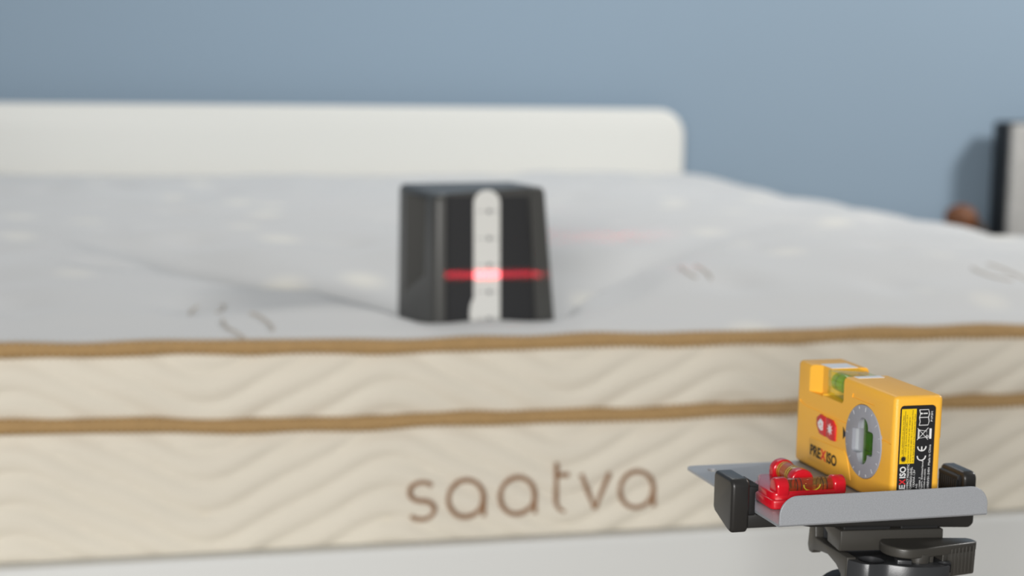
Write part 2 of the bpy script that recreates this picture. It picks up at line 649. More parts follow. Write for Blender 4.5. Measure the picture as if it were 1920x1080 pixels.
# embroidered word on the foot face: round-ended strokes, letters of one stroke width
def stroke_letters():
    H = 0.0345                               # x-height
    r = H/2
    sets = []
    def ring(cx):
        return [(cx + r*0.98*math.cos(2*PI*k/36), r + r*math.sin(2*PI*k/36)) for k in range(37)]
    def s_letter(cx):
        w = r*0.72
        q = r/2
        p = []
        for k in range(13):
            a = math.radians(35) + k*math.radians(235)/12
            p.append((cx + w*0.95*math.cos(a), r + q + q*math.sin(a)))
        for k in range(13):
            a = math.radians(90) - k*math.radians(235)/12
            p.append((cx + w*math.cos(a), q + q*math.sin(a)))
        return [p]
    def a_letter(cx):
        return [ring(cx), [(cx+r, r*1.15), (cx+r*1.02, 0.0)]]
    def t_letter(cx):
        st = [(cx, H*1.33), (cx, r*0.65)]
        for k in range(1, 8):
            a = PI + k*math.radians(80)/7
            st.append((cx + r*0.62 + r*0.62*math.cos(a), r*0.62 + r*0.62*math.sin(a)))
        return [st, [(cx, H*1.0), (cx+r*0.72, H*1.0)]]
    def v_letter(cx):
        return [[(cx-r*0.83, H), (cx, 0.001)], [(cx+r*0.83, H), (cx, 0.001)]]
    x0, x1 = 0.2495, 0.497
    cs = [0.2620, 0.3045, 0.3545, 0.3925, 0.4315, 0.4735]
    for f, c in zip((s_letter, a_letter, a_letter, t_letter, v_letter, a_letter), cs):
        sets.append(f(c))
    return sets
LZ = Z(-0.4115)
for strokes in stroke_letters():
    b = bmesh.new()
    for st in strokes:
        dense = []
        for (p, q) in zip(st[:-1], st[1:]):
            n = max(1, int(math.hypot(q[0]-p[0], q[1]-p[1])/0.003))
            for k in range(n):
                dense.append((p[0]+(q[0]-p[0])*k/n, p[1]+(q[1]-p[1])*k/n))
        dense.append(st[-1])
        tube([(x, MY0-0.0075, LZ + z*1.04 + (x-0.37)*0.006) for x, z in dense], 0.0023, 8, b)
    obj('logo_letter', b, M['thread'], matt, MB, angle=80)

# small taupe flower embroideries on the top panel
def motif(cx, cy, s, rz):
    b = bmesh.new()
    for side in (-1, 1):
        pts = []
        for i in range(11):
            t = -1.2 + 2.4*i/10
            u, v = side*s*(0.45 + 0.35*math.cos(t)), s*1.1*math.sin(t)
            x = cx + u*math.cos(rz) - v*math.sin(rz)
            y = cy + u*math.sin(rz) + v*math.cos(rz)
            pts.append((x, y, ZC + top_h(x, y) + 0.0012))
        tube(pts, 0.0009, 5, b)
    return b
for (mx, my, s) in ((0.071, 1.56, .020), (0.105, 1.492, .024), (0.945, 1.60, .026), (0.585, 1.60, .016)):
    obj('embroidered_flower', motif(mx, my, s, random.uniform(-0.3, 0.5)), M['taupe'], matt, MB, angle=80)

# ------------------------------------------------------------------ black block pressed into the mattress, ruler on it
BZ = Z(-0.262)
bmx = Matrix.Translation((0.353, 1.533, BZ))
blk = empty('weight_block', bmx, 'black tapered plastic block sunk into the near edge of the mattress', 'block')
HB, D = 0.156, 0.128
def frustum(x0b, x1b, y0b, y1b, x0t, x1t, y0t, y1t, z0, z1, bev):
    b = bmesh.new()
    vs = [b.verts.new(p) for p in ((x0b, y0b, z0), (x1b, y0b, z0), (x1b, y1b, z0), (x0b, y1b, z0), (x0t, y0t, z1), (x1t, y0t, z1), (x1t, y1t, z1), (x0t, y1t, z1))]
    for f in ((0, 1, 2, 3), (4, 5, 6, 7), (0, 1, 5, 4), (1, 2, 6, 5), (2, 3, 7, 6), (3, 0, 4, 7)):
        b.faces.new([vs[i] for i in f])
    bmesh.ops.recalc_face_normals(b, faces=b.faces)
    if bev:
        bmesh.ops.bevel(b, geom=list(b.edges), offset=bev, segments=3, profile=0.5, affect='EDGES')
    return b
def skew(x0b, x1b, x0t, x1t, x0bb, x1bb, x0bt, x1bt, y0, y1, z0, zt, bev):
    b = bmesh.new()
    vs = [b.verts.new(p) for p in ((x0b, y0, z0), (x1b, y0, z0), (x1bb, y1, z0), (x0bb, y1, z0), (x0t, y0+0.003, zt[0]), (x1t, y0+0.003, zt[1]), (x1bt, y1-0.003, zt[2]), (x0bt, y1-0.003, zt[3]))]
    for f in ((0, 1, 2, 3), (4, 5, 6, 7), (0, 1, 5, 4), (1, 2, 6, 5), (2, 3, 7, 6), (3, 0, 4, 7)):
        b.faces.new([vs[i] for i in f])
    bmesh.ops.recalc_face_normals(b, faces=b.faces)
    bmesh.ops.bevel(b, geom=list(b.edges), offset=bev, segments=4, profile=0.5, affect='EDGES')
    return b
body = skew(-0.0635, 0.0625, -0.0635, 0.0485, -0.080, 0.060, -0.079, 0.0455, 0, D, 0, (0.1475, 0.1565, 0.1535, 0.152), 0.006)
front_cut = frustum(-0.0515, 0.043, -0.02, 0.008, -0.0515, 0.0315, -0.02, 0.011, -0.02, HB+0.02, 0)
side_cut = prism([(0.028, HB-0.012), (0.098, HB-0.012), (0.098, 0.040), (0.068, 0.052), (0.032, 0.066)][::-1], 'a', -0.12, -0.044)
me = cut(body, [front_cut, side_cut])
obj_me('body', me, M['block'], blk, angle=30)
pn = frustum(-0.0513, 0.0428, 0.0070, 0.0095, -0.0513, 0.0322, 0.0092, 0.0125, 0.003, 0.1462, 0)
obj('shaded_front', pn, M['panel'], blk)  # front face turned from the light, its shade painted as a darker colour
pk = prism([(0.030, HB-0.014), (0.096, HB-0.014), (0.096, 0.042), (0.068, 0.054), (0.033, 0.067)], 'a', -0.0455, -0.0440)
obj('side_pocket_shade', pk, M['panel'], blk)  # dark sheet painting the shade inside the slot, not a separate part

rmx = bmx @ Matrix.Translation((-0.0085, 0.0066, 0.0)) @ Matrix.Rotation(-0.020, 4, 'X') @ Matrix.Rotation(-0.008, 4, 'Y')
rul = empty('ruler', rmx, 'short white ruler with rounded top end standing upright against the black block', 'ruler')
rw = 0.0134
ol = [(-rw, 0.004), (rw, 0.004), (rw, 0.140)]
ol += [(rw*math.cos(a), 0.140 + rw*0.95*math.sin(a)) for a in [k*PI/12 for k in range(1, 12)]]
ol += [(-rw, 0.140), (-rw, 0.046), (-rw-0.003, 0.040), (-rw-0.0045, 0.030), (-rw-0.003, 0.020), (-rw, 0.012)]
obj('blade', prism(ol, 'b', -0.0012, 0.0, 0.0003, 1), M['ruler'], rul)
for k in range(5):
    z = 0.0245 + k*0.0268
    obj('scale_dot', cyl((0.002, -0.0010, z), (0.002, -0.0016, z), 0.0022, 12), M['ink'], rul)
for k in range(5):
    z = 0.0245 + k*0.0268
    b = box((-rw*0.75, -0.0015, z-0.0003), (-0.0025, -0.0010, z+0.0003))
    box((0.0045, -0.0015, z-0.0003), (rw*0.85, -0.0010, z+0.0003), 0, bm=b)
    obj('scale_mark', b, M['ink'], rul)

# ------------------------------------------------------------------ tray frame (millimetres: a to the right, b away, c up)
TM = Matrix.Translation((0.3645, 0.7073, Z(-0.1522))) @ Matrix.Rotation(0.041, 4, 'Z') @ Matrix.Rotation(0.007, 4, 'Y')
def tthing(name, base, label, cat, extra=None):
    m = TM @ Matrix.Translation(Vector(base)*0.001)
    if extra:
        m = m @ extra
    return empty(name, m, label, cat)
FLOORC = -57.2

# --- grey tray
tb = (-10, 46, -58.5)
tray = tthing('metal_tray', tb, 'grey speckled metal plate with a raised round-cornered front lip under the levels', 'tray')
T0, T1 = -58.5, FLOORC
pl = prism(rrect(-66.5, -13.0, 45.6, 106.0, 5, 6, (0, 0, 1, 1)), 'c', T0, T1)
slot1 = prism(rrect(-57.5, 91, -52.0, 97.5, 2.2, 4), 'c', -62, -54)
slot2 = prism(rrect(-58, -9.5, -50.5, -4.5, 2, 4), 'c', -62, -54)
obj_me('plate', cut(pl, [slot1, slot2]), M['metal'], tray, tb, .001, 30)
lip = []
def lip_outline():
    r = 9.5
    p = [(-66.5, -57.5), (45.6, -57.5)]
    for k in range(9):
        a = k*PI/2/8
        p.append((45.6-r + r*math.cos(a), -43.4-r + r*math.sin(a)))
    for k in range(9):
        a = PI/2 + k*PI/2/8
        p.append((-66.5+r + r*math.cos(a)*1.0 + 0.0, -43.4-r + r*math.sin(a)))
    return p
lp = prism(lip_outline(), 'b', -14.6, -13.3, 0.25, 1)
obj('lip', lp, M['metal'], tray, tb, .001, 30)
bend = bmesh.new()
n = 8
v0, v1 = [], []
for k in range(n+1):
    a = PI + k*PI/2/n
    for (R, lst) in ((1.9, v0), (0.6, v1)):
        lst.append((-12.7 + R*math.cos(a), -56.6 + R*math.sin(a)))
prism(v0 + v1[::-1], 'a', -66.5, 45.6, 0, bm=bend)
obj('bend', bend, M['metal'], tray, tb, .001, 50)

# --- yellow level
LB = (13.5, 54, -57)
lev = tthing('torpedo_level', LB, 'yellow spirit level with grey dial and black label standing on the metal tray', 'level')
body = box((0, 0, -57), (27, 108, 0), 2.5, 4)
cuts = [
    prism([(53.6, 2), (53.6, -12.8), (55, -14.4), (76.2, -14.4), (77.4, -13.0), (77.4, 2)], 'a', -2, 30),           # vial notch, right through
    prism([(-2, 94.5), (0.0, 93.3), (4.6, 86.5), (4.6, 77.0), (-2, 77.0)], 'c', -15.0, 3),
    prism(circle(30.2, -29.2, 19.2, 56), 'a', -2, 1.6),                                                              # dial seat
    prism(rrect(18.5, -42, 42, -16.5, 9, 8), 'a', 0, 12),
    prism(rrect(3.0, -60, 22.8, -4.6, 2.2, 5), 'b', -2, 0.6),                                                        # label seat
    prism([(104, -21.6), (104, -22.6), (98, -24.0), (49.3, -24.0), (49.3, -22.6)], 'a', -1, 0.4),
    prism([(14, -21.9), (14, -23.8), (2.2, -24.6), (4.2, -22.6)], 'a', -1, 0.4),
    prism([(43.5, -6.6), (22.3, -6.6), (20.4, -8.8), (44.5, -8.8)], 'a', -1, 0.4),
    prism([(25.8, -22.0), (28, -21.0), (28, -43.5), (25.8, -42.4)], 'b', -1, 110),
]
me = cut(body, cuts)
obj_me('housing', me, M['yellow'], lev, LB, .001, 28)
# raised lands on the long face
rp = prism([(90.5, -52.5), (90.5, -40.8), (88.5, -39.6), (57, -38.6), (50.0, -38.6), (46.5, -41), (44.0, -46.5), (41.5, -52.5)], 'a', -0.35, 0.3, 0.3, 2)
obj('name_land', rp, M['yellow'], lev, LB, .001)
# dial
dial = prism(circle(30.2, -29.2, 18.9, 64), 'a', -0.5, 1.5, 0.3, 2)
slotp = rrect(25.0, -41.0, 35.6, -16.9, 5.2, 8)
nb1 = rrect(34, -36.2, 41.2, -23.6, 1.6, 4)
nb2 = rrect(19.6, -35.2, 27, -22.6, 1.6, 4)
dm = cut(dial, [prism(slotp, 'a', -3, 5), prism(nb1, 'a', -3, 5), prism(nb2, 'a', -3, 5)])
d = obj_me('dial', dm, M['dial'], lev, LB, .001, 30)
tk = bmesh.new()
for k in range(16):
    a = 2*PI*k/16 + 0.1
    l0 = 15.8 if k % 2 == 0 else 16.8
    p = [(30.2 + r_*math.cos(a+da), -29.2 + r_*math.sin(a+da)) for r_, da in ((l0, -0.005), (18.1, -0.005), (18.1, 0.005), (l0, 0.005))]
    prism(p, 'a', -0.62, -0.5, 0, bm=tk)
obj('dial_ticks', tk, M['inkw'], d, LB, .001)
# inside of the dial: pale basin and green vial
bas = prism(rrect(18.6, -41.9, 41.9, -16.6, 8.9, 8), 'a', 1.45, 11.9)
bas = cut(bas, [prism(rrect(24.6, -41.3, 35.9, -16.7, 5.4, 8), 'a', 0, 9.4), prism(nb1, 'a', 0, 3.2), prism(nb2, 'a', 0, 7.5)])
obj_me('dial_basin', bas, M['dial_in'], lev, LB, .001, 30)
v = obj('dial_vial', cyl((4.8, 29.8, -41.3), (4.8, 29.8, -16.9), 4.4, 28, 0.6), M['dialgreen'], lev, LB, .001)
obj('liquid', cyl((4.8, 29.8, -39.5), (4.8, 29.8, -18.5), 3.4, 24), M['dialliquid'], v, LB, .001)
rb = bmesh.new()
for c in (-34.0, -24.5):
    revolve([(0, 3.55), (0.45, 3.55)], (4.8, 29.8, c), (0, 0, 1), 24, rb, close=False)
obj('vial_lines', rb, M['inkk'], v, LB, .001)
# top vial
vb = obj('top_vial', box((2.4, 54.0, -14.0), (20.5, 76.9, -0.2), 0.7, 2), M['vialgreen'], lev, LB, .001)
obj('liquid', cyl((8.4, 55.2, -6.6), (8.4, 75.9, -6.6), 5.0, 28, 1.2), M['liquidg'], vb, LB, .001)
rb = bmesh.new()
for y in (61.5, 69.5):
    revolve([(0, 5.15), (0.5, 5.15)], (8.4, y, -6.6), (0, 1, 0), 28, rb, close=False)
obj('vial_lines', rb, M['inkk'], vb, LB, .001)
bu = bmesh.new()
bmesh.ops.create_uvsphere(bu, u_segments=20, v_segments=12, radius=1)
for q in bu.verts:
    q.co = Vector((8.4 + q.co.x*2.8, 65.5 + q.co.y*3.6, -3.8 + q.co.z*1.7))
obj('bubble', bu, M['bubble'], vb, LB, .001)
obj('vial_backing', box((20.6, 54.0, -14.0), (22.2, 76.9, -2.5), 0.2), M['yellow'], lev, LB, .001)
for (b0, b1) in ((77.6, 91.0), (48.3, 53.4)):
    obj('white_sticker', prism([(5.2, b0), (20.4, b0), (20.4, b1), (5.2, b1)], 'c', -0.05, 0.18), M['sticker'], lev, LB, .001)
# red keys with white signs
k1 = prism([(71.0, -25.3), (77.5, -24.6), (81.6, -27.2), (81.6, -31.2), (77.8, -35.5), (71.0, -35.8)], 'a', -0.9, 0.6, 0.35, 2)
k2 = prism([(70.2, -25.0), (63.0, -25.2), (59.6, -28.0), (59.6, -35.8), (64.0, -36.2), (70.2, -35.2)], 'a', -1.1, 0.6, 0.35, 2)
k1 = obj('key', k1, M['redkey'], lev, LB, .001)
k2 = obj('key', k2, M['redkey'], lev, LB, .001)
st = []
for k in range(16):
    a = 2*PI*k/16
    r_ = 3.2 if k % 2 == 0 else 1.3
    st.append((65.2 + r_*math.cos(a), -30.4 + r_*math.sin(a)))
obj('key_sign', prism(st, 'a', -1.25, -1.0), M['inkw'], k2, LB, .001)
ar = prism([(79.6, -29.6), (76.6, -27.0), (73.6, -28.2), (73.6, -32.8), (76.0, -33.2), (78.6, -32.0)], 'a', -1.05, -0.8)
ar = cut(ar, [prism(circle(76.3, -30.0, 0.75, 10), 'a', -2, 0), prism(circle(74.9, -31.7, 0.55, 10), 'a', -2, 0), prism(circle(77.7, -30.6, 0.5, 10), 'a', -2, 0)])
obj_me('key_sign', ar, M['inkw'], k1, LB, .001)
obj('pointer_mark', prism([(52.4, -26.2), (52.0, -32.8), (48.6, -29.6)], 'a', -0.15, 0.1), M['inkk'], lev, LB, .001)
# name on the long face (reads from the far end to the near end)
def on_side(s, b_start, c, size, sx, bold, a=-0.5):
    me = text_mesh(s, size, 'LEFT', sx, bold)
    me.transform(frame_mtx((a, b_start, c), (0, -1, 0), (0, 0, 1)))
    return me
def width(s, size, sx, bold):
    me = text_mesh(s, size, 'LEFT', sx, bold)
    w = max(v.co.x for v in me.vertices)
    bpy.data.meshes.remove(me)
    return w
SZ = 8.0
BD = 0.22
full = width('PREXISO', SZ, 1, BD)
SX = 30.0/full
bpos = 88.3
for part, mm in (('PRE', 'inkk'), ('X', 'inkr'), ('ISO', 'inkk')):
    me = on_side(part, bpos, -49.0, SZ, SX, BD)
    obj_me('lettering', me, M[mm], lev, LB, .001)
    bpos -= width(part, SZ, SX, BD) + 0.35
# black label on the near end
lab = obj('rating_label', prism(rrect(3.2, -56, 22.6, -4.8, 2.0, 5), 'b', 0.15, 0.7), M['label'], lev, LB, .001)
obj('warning_panel', prism([(3.9, -34.0), (12.0, -34.0), (12.0, -6.4), (3.9, -6.4)], 'b', 0.05, 0.3), M['labely'], lab, LB, .001)
def on_end(lines, m, name, bold=0.0):
    b = bmesh.new()
    for s, a, c, size, length in lines:
        me = text_mesh(s, size, 'LEFT', 1.0, bold)
        x1 = max(v.co.x for v in me.vertices)
        me.transform(Matrix.Diagonal((length/x1, 1, 1, 1)))
        me.transform(frame_mtx((a, 0.02, c), (0, 0, 1), (-1, 0, 0)))
        b.from_mesh(me)
        bpy.data.meshes.remove(me)
    return obj(name, b, M[m], lab, LB, .001)
on_end([('Laser radiation-Do not stare into beam', 5.4, -29.2, 1.15, 19.6),
        ('<1.0mW @ 520-670nm IEC/EN 60825-1: 2014', 7.3, -29.4, 1.0, 20.0),
        ('Complies with 21 CFR 1040.10 and 1040.11 except for', 8.8, -33.4, 1.0, 23.0),
        ('conformance with IEC 60825-1 Ed. 3., as described in Laser Notice', 10.2, -33.4, 1.0, 26.4),
        ('No. 56, dated May 8, 2019. Class 2 Consumer Laser Product', 11.6, -33.4, 1.0, 24.4)], 'inkk', 'warning_text')
b = box((5.85, -0.02, -31.0), (6.05, 0.06, -7.4))
sb = []
for k in range(24):
    a = 2*PI*k/24
    r_ = 2.0 if k % 2 == 0 else 1.0
    sb.append((6.0 + r_*math.cos(a), -31.6 + r_*math.sin(a)))
prism(sb, 'b', -0.02, 0.06, bm=b)
obj('warning_sign', b, M['inkk'], lab, LB, .001)
wX = 17.2
on_end([('PRE', 7.6, -52.2, 4.6, 7.5), ('ISO', 7.6, -41.4, 4.6, 6.0)], 'inkw', 'label_name', 0.10)
on_end([('X', 7.6, -44.5, 4.6, 2.8)], 'inkr', 'label_name', 0.10)
on_end([('COMPACT MAGNETIC', 9.5, -48.4, 1.6, 14.2), ('TORPEDO LEVEL', 11.3, -47.8, 1.6, 12.0), ('1XAAA 1.5V', 12.9, -46.2, 1.5, 9.0),
        ('AG', 14.5, -46.9, 1.4, 2.3), ('rasse 1', 16.0, -47.0, 1.4, 5.6), ('Egeri, Switzerland', 17.2, -47.6, 1.35, 14.6), ('exiso-eu.com', 18.7, -47.6, 1.3, 10.4),
        ('03REV01-2404', 20.9, -47.6, 1.5, 11.2), ('Made in China', 20.9, -35.4, 1.6, 10.6), ('P1P3M', 21.1, -13.2, 1.4, 5.2)], 'inkw', 'label_text')
# signs on the label: CE, crossed bin with bar, open book with i
b = bmesh.new()
def arc_pts(ca, cc, r, a0, a1, n=14):
    return [(ca + r*math.cos(a0+(a1-a0)*k/n), 0.0, cc + r*math.sin(a0+(a1-a0)*k/n)) for k in range(n+1)]
tube(arc_pts(15.9, -30.3, 2.3, PI*1.0, PI*2.0), 0.32, 6, b)
tube(arc_pts(15.9, -25.5, 2.3, PI*1.0, PI*2.0), 0.32, 6, b)
tube([(15.9, 0, -25.6), (15.9, 0, -27.6)], 0.32, 6, b)
obj('conformity_sign', b, M['inkw'], lab, LB, .001)
b = bmesh.new()
tube([(13.2, 0, -17.6), (19.2, 0, -23.6)], 0.14, 5, b)
tube([(19.2, 0, -17.6), (13.2, 0, -23.6)], 0.14, 5, b)
tube([(14.2, 0, -18.6), (18.4, 0, -19.3), (18.4, 0, -22.2), (14.2, 0, -22.8), (14.2, 0, -18.6)], 0.16, 5, b)
tube([(13.7, 0, -18.2), (13.7, 0, -23.0)], 0.22, 5, b)
tube(arc_pts(18.7, -22.0, 0.6, 0, 2*PI, 10), 0.16, 5, b)
box((19.9, -0.1, -23.2), (21.0, 0.2, -18.0), 0, bm=b)
bmesh.ops.translate(b, verts=b.verts, vec=(-0.2, 0, 1.4))
obj('bin_sign', b, M['inkw'], lab, LB, .001)
b = bmesh.new()
bk = [(13.6, -7.0), (14.2, -9.0), (13.7, -10.9), (14.2, -13.0), (13.7, -14.8), (18.6, -14.8), (19.2, -13.0), (18.7, -10.9), (19.2, -9.0), (18.6, -7.0), (13.6, -7.0)]
tube([(p, 0, q) for p, q in bk], 0.2, 5, b)
tube([(13.8, 0, -10.9), (18.8, 0, -10.9)], 0.2, 5, b)
tube([(15.8, 0, -8.9), (18.0, 0, -8.9)], 0.34, 6, b)
cyl((14.9, -0.1, -8.9), (14.9, 0.2, -8.9), 0.45, 10, bm=b)
obj('book_sign', b, M['inkw'], lab, LB, .001)
# laser window at the far end
LZC = -30.0
obj('laser_window', cyl((13.5, 107.6, LZC), (13.5, 108.5, LZC), 3.0, 20, 0.3), M['lens'], lev, LB, .001)

# --- red cross level
RB = (-36, 26, FLOORC)
red = tthing('cross_level', RB, 'small red plastic cross bubble level with two clear vials beside the yellow level', 'level')
F0 = FLOORC + 0.1
base = rprism([(-58.6, 13.0), (-56.8, 11.2), (-18.0, 11.2), (-16.4, 12.6), (-16.4, 26.0), (-18.0, 27.5), (-28.0, 27.5), (-28.0, 50.0), (-30.0, 52.0), (-48.6, 52.0), (-50.4, 50.0), (-58.6, 30.0)], 'c', F0, F0+4.8, 0.9, 3)
obj('base', base, M['red'], red, RB, .001, 50)
up_ = rprism([(-57.6, 15.6), (-55.6, 13.0), (-19.0, 12.4), (-17.4, 14.2), (-17.4, 24.4), (-19.4, 26.4), (-29.0, 26.4), (-29.0, 48.8), (-31.0, 50.8), (-47.4, 50.8), (-49.2, 49.0), (-57.6, 30.0)], 'c', F0+4.0, F0+8.2, 1.0, 3)
obj('deck', up_, M['red'], red, RB, .001, 50)
# near vial along a, held between two towers
VC, VB_ = -46.8, 17.0
for (a0, a1, aw) in ((-55.6, -48.4, 2.4), (-24.6, -17.4, 0.6)):
    tw = [(12.4, F0+6.6), (22.0, F0+6.6)]
    tw += [(17.2 + 4.7*math.cos(a), -46.6 + 4.4*math.sin(a)) for a in [k*PI/14 for k in range(15)]]
    obj('tower', rprism(tw, 'a', a0, a1, 1.5, 4), M['red'], red, RB, .001, 50)
cr = prism([(12.9, F0+7), (22.0, F0+7), (22.0, -48.4), (20.6, -48.8), (17.4, -50.4), (14.3, -48.8), (12.9, -48.4)], 'a', -49.5, -24.0, 0.4, 2)
obj('cradle', cr, M['red'], red, RB, .001, 50)
v1 = obj('vial', cyl((-49.5, VB_, VC), (-23.5, VB_, VC), 3.8, 28, 0.3), M['vialamber'], red, RB, .001)
obj('liquid', cyl((-48.9, VB_, VC), (-24.2, VB_, VC), 3.2, 24), M['liquida'], v1, RB, .001)
rb = bmesh.new()
for x in (-44.4, -42.2, -30.4, -28.2):
    revolve([(0, 3.86), (0.42, 3.86)], (x, VB_, VC), (1, 0, 0), 24, rb, close=False)
obj('vial_lines', rb, M['inkk'], v1, RB, .001)
bu = bmesh.new()
bmesh.ops.create_uvsphere(bu, u_segments=24, v_segments=12, radius=1)
for q in bu.verts:
    q.co = Vector((-36.0 + q.co.x*4.6, VB_-0.6 + q.co.y*2.6, VC + 1.2 + q.co.z*2.0))
obj('bubble', bu, M['bubble'], v1, RB, .001)
ri = bmesh.new()
tube([(-36.0 + 4.5*math.cos(a), VB_-3.2+0.5*abs(math.sin(a)), VC + 0.9 + 3.2*math.sin(a)) for a in [PI + k*PI/16 for k in range(17)]], 0.32, 6, ri)
obj('bubble_rim', ri, M['ring'], v1, RB, .001)
# far vial along b, between two round end caps
XA, XC = -36.8, -45.8
for (b0, b1) in ((22.6, 28.6), (44.0, 49.6)):
    tw = [(XA-6.2, F0+6.6), (XA+6.2, F0+6.6)]
    tw += [(XA + 6.2*math.cos(a), XC + 5.4*math.sin(a)) for a in [k*PI/16 for k in range(17)]]
    obj('end_cap', rprism(tw, 'b', b0, b1, 1.2, 4), M['red'], red, RB, .001, 50)
v2 = obj('vial', cyl((XA, 27.0, XC), (XA, 45.5, XC), 4.8, 28, 0.3), M['vialamber'], red, RB, .001)
obj('liquid', cyl((XA, 28.0, XC), (XA, 44.8, XC), 4.1, 24), M['liquidy'], v2, RB, .001)
rb = bmesh.new()
for y in (31.0, 33.0, 40.5, 42.5):
    revolve([(0, 4.86), (0.6, 4.86)], (XA, y, XC), (0, 1, 0), 28, rb, close=False)
obj('vial_lines', rb, M['ring'], v2, RB, .001)
bu = bmesh.new()
bmesh.ops.create_uvsphere(bu, u_segments=24, v_segments=12, radius=1)
for q in bu.verts:
    q.co = Vector((XA + q.co.x*2.8, 36.5 + q.co.y*4.0, XC + 1.5 + q.co.z*2.0))
obj('bubble', bu, M['bubble'], v2, RB, .001)

# --- black clamp gripping the tray from both sides
CB = (-10, 24, -66)
cl = tthing('spring_clamp', CB, 'black plastic clamp gripping both sides of the grey metal tray', 'clamp')
obj('bar', prism([(-74, -58.9), (-30, -58.9), (-30, -66.0), (-74, -65.6)], 'b', 11, 31, 0.6), M['clampblack'], cl, CB, .001)
hs = prism([(-44, -58.8), (52, -58.8), (54, -61), (54, -69.6), (51.5, -71.8), (-38, -66.6), (-44, -65.4)], 'b', 9.5, 33, 1.4, 3)
obj('slide_housing', hs, M['clampblack'], cl, CB, .001)
JB = 33.4
def jaw(a_out, a_in, name, b1, c1):
    lo, hi = min(a_out, a_in), max(a_out, a_in)
    b0, c0 = 9.8, -66.0
    p = [(b0, c0+1.0), (b0+2.0, c0-1.4)]
    p += [(b0+6.0, c0-0.9), (b1-2, c0+4.2), (b1, c0+6.5)]
    for k in range(7):
        a = k*PI/2/6
        p.append((b1-3.2 + 3.2*math.cos(a), c1-3.2 + 3.2*math.sin(a)))
    for k in range(9):
        a = PI/2 + k*PI/2/8
        p.append((b0+4.0 + 4.0*math.cos(a), c1-4.0 + 4.0*math.sin(a)))
    return obj(name, rprism(p, 'a', lo, hi, 1.8, 4), M['clampblack'], cl, CB, .001, 40)
jaw(-80.6, -71.0, 'jaw', JB, -40.6)
jaw(54.6, 46.8, 'jaw', JB, -42.8)
for s in (0, 1):
    pd = bmesh.new()
    if s == 0:
        prism([(-71.4, -64.5), (-67.6, -62.5), (-66.9, -58), (-66.9, -48.0), (-65.4, -47.4), (-65.4, -45.4), (-71.4, -44.8)], 'b', 12.5, 31.0, 0.5, 2, pd)
        for k in range(9):
            box((-70.6, 13.2+k*2.0, -45.6), (-65.2, 14.2+k*2.0, -44.3), 0.15, 1, pd)
    else:
        prism([(47.2, -62.5), (46.0, -60), (46.0, -58), (46.0, -48.0), (44.6, -47.4), (44.6, -45.4), (47.2, -44.8)], 'b', 12.5, 31.0, 0.5, 2, pd)
        for k in range(9):
            box((44.4, 13.2+k*2.0, -57.0), (46.4, 14.2+k*2.0, -47.0), 0.15, 1, pd)
    obj('grip_pad', pd, M['rubber'], cl, CB, .001, 40)

# --- tripod with quick release head
HT = Matrix.Rotation(0.036, 4, 'Y')
GB = (8, 18, -80)
tri = tthing('tripod', GB, 'dark grey tripod with quick release lever holding the clamp', 'tripod', HT)
PC = -69.9
pf = [(8.0, PC), (8.0, -80.4), (14.5, -80.4), (20.5, -77.0), (21.2, -73.6), (19.4, -71.6), (30, PC)]
pf = [(8.2, PC), (7.8, -75.2), (8.2, -80.4), (10.5, -80.4), (22.0, -79.0), (22.6, -74.8), (30.0, -71.4), (30.0, PC)]
obj('quick_release_plate', prism(pf, 'a', -22.2, 35.4, 0.7, 2), M['tripod'], tri, GB, .001, 30)
pp = bmesh.new()
for (a0, a1) in ((-20, 6.0), (12.0, 33.0)):
    box((a0, 9.4, PC-0.2), (a1, 30, PC+1.7), 0.4, 1, pp)
obj('plate_pad', pp, M['rubber'], tri, GB, .001)
prof = [(-0.5, -93), (-0.5, -80.9), (24, -80.9), (34.5, -80.6), (35.2, -71.5), (41.5, -71.5), (42.5, -86.5), (40.5, -89.6), (37.0, -89.6), (35.0, -87.6), (27.0, -86.0), (20.0, -85.4), (11, -87.6), (4.0, -91.6), (2.0, -93)]
body_l = prism(prof, 'a', -22.4, -17.4, 0.6, 2)
obj('head_end', body_l, M['tripod'], tri, GB, .001, 35)
# main body with a wavy front and a round cup on top
def wavy():
    key = [(-22.0, -0.5), (-20.4, -3.4), (-18.2, -7.2), (-14.8, -9.4), (-11.0, -9.6), (-7.6, -9.4), (-4.2, -10.4), (-1.0, -12.6), (3.0, -14.8), (8.0, -16.2), (14.0, -16.9), (20.0, -16.9), (24.5, -16.0), (28.0, -13.4), (30.4, -9.4), (31.6, -5.0)]
    return key + [(33.0, 2), (35.2, 8), (35.2, 14), (-17.6, 14), (-17.6, 4)]
bw = prism(wavy()[0:] + [(-22.0, 4.0)], 'c', -104, -82.0, 0.6, 2)
bw = cut(bw, [cyl((-10.0, -2.2, -87), (-10.0, -2.2, -78), 6.5, 36), cyl((25.4, -11.2, -86), (25.4, -11.2, -78), 3.4, 28)])
obj_me('head_body', bw, M['tripod2'], tri, GB, .001, 35)
obj('head_back', box((-17.6, 13.6, -86.2), (35.2, 41, -81.2), 0.6), M['tripod2'], tri, GB, .001)
obj('head_back', box((-17.6, 35.4, -81.6), (35.2, 41.2, -71.6), 0.6), M['tripod2'], tri, GB, .001)
obj('stop_block', prism([(0.4, -9.4), (7.2, -11.4), (9.0, -6.0), (2.0, -2.6)], 'c', -83, -80.2, 0.4, 2), M['tripod2'], tri, GB, .001)
obj('pivot_boss', cyl((14.0, -5.4, -83), (14.0, -5.4, -77.5), 5.6, 32, 0.4), M['tripod'], tri, GB, .001)
obj('pivot_pin', box((18.6, -9.0, -82.6), (20.6, -5.0, -77.0), 0.4), M['tripod'], tri, GB, .001)
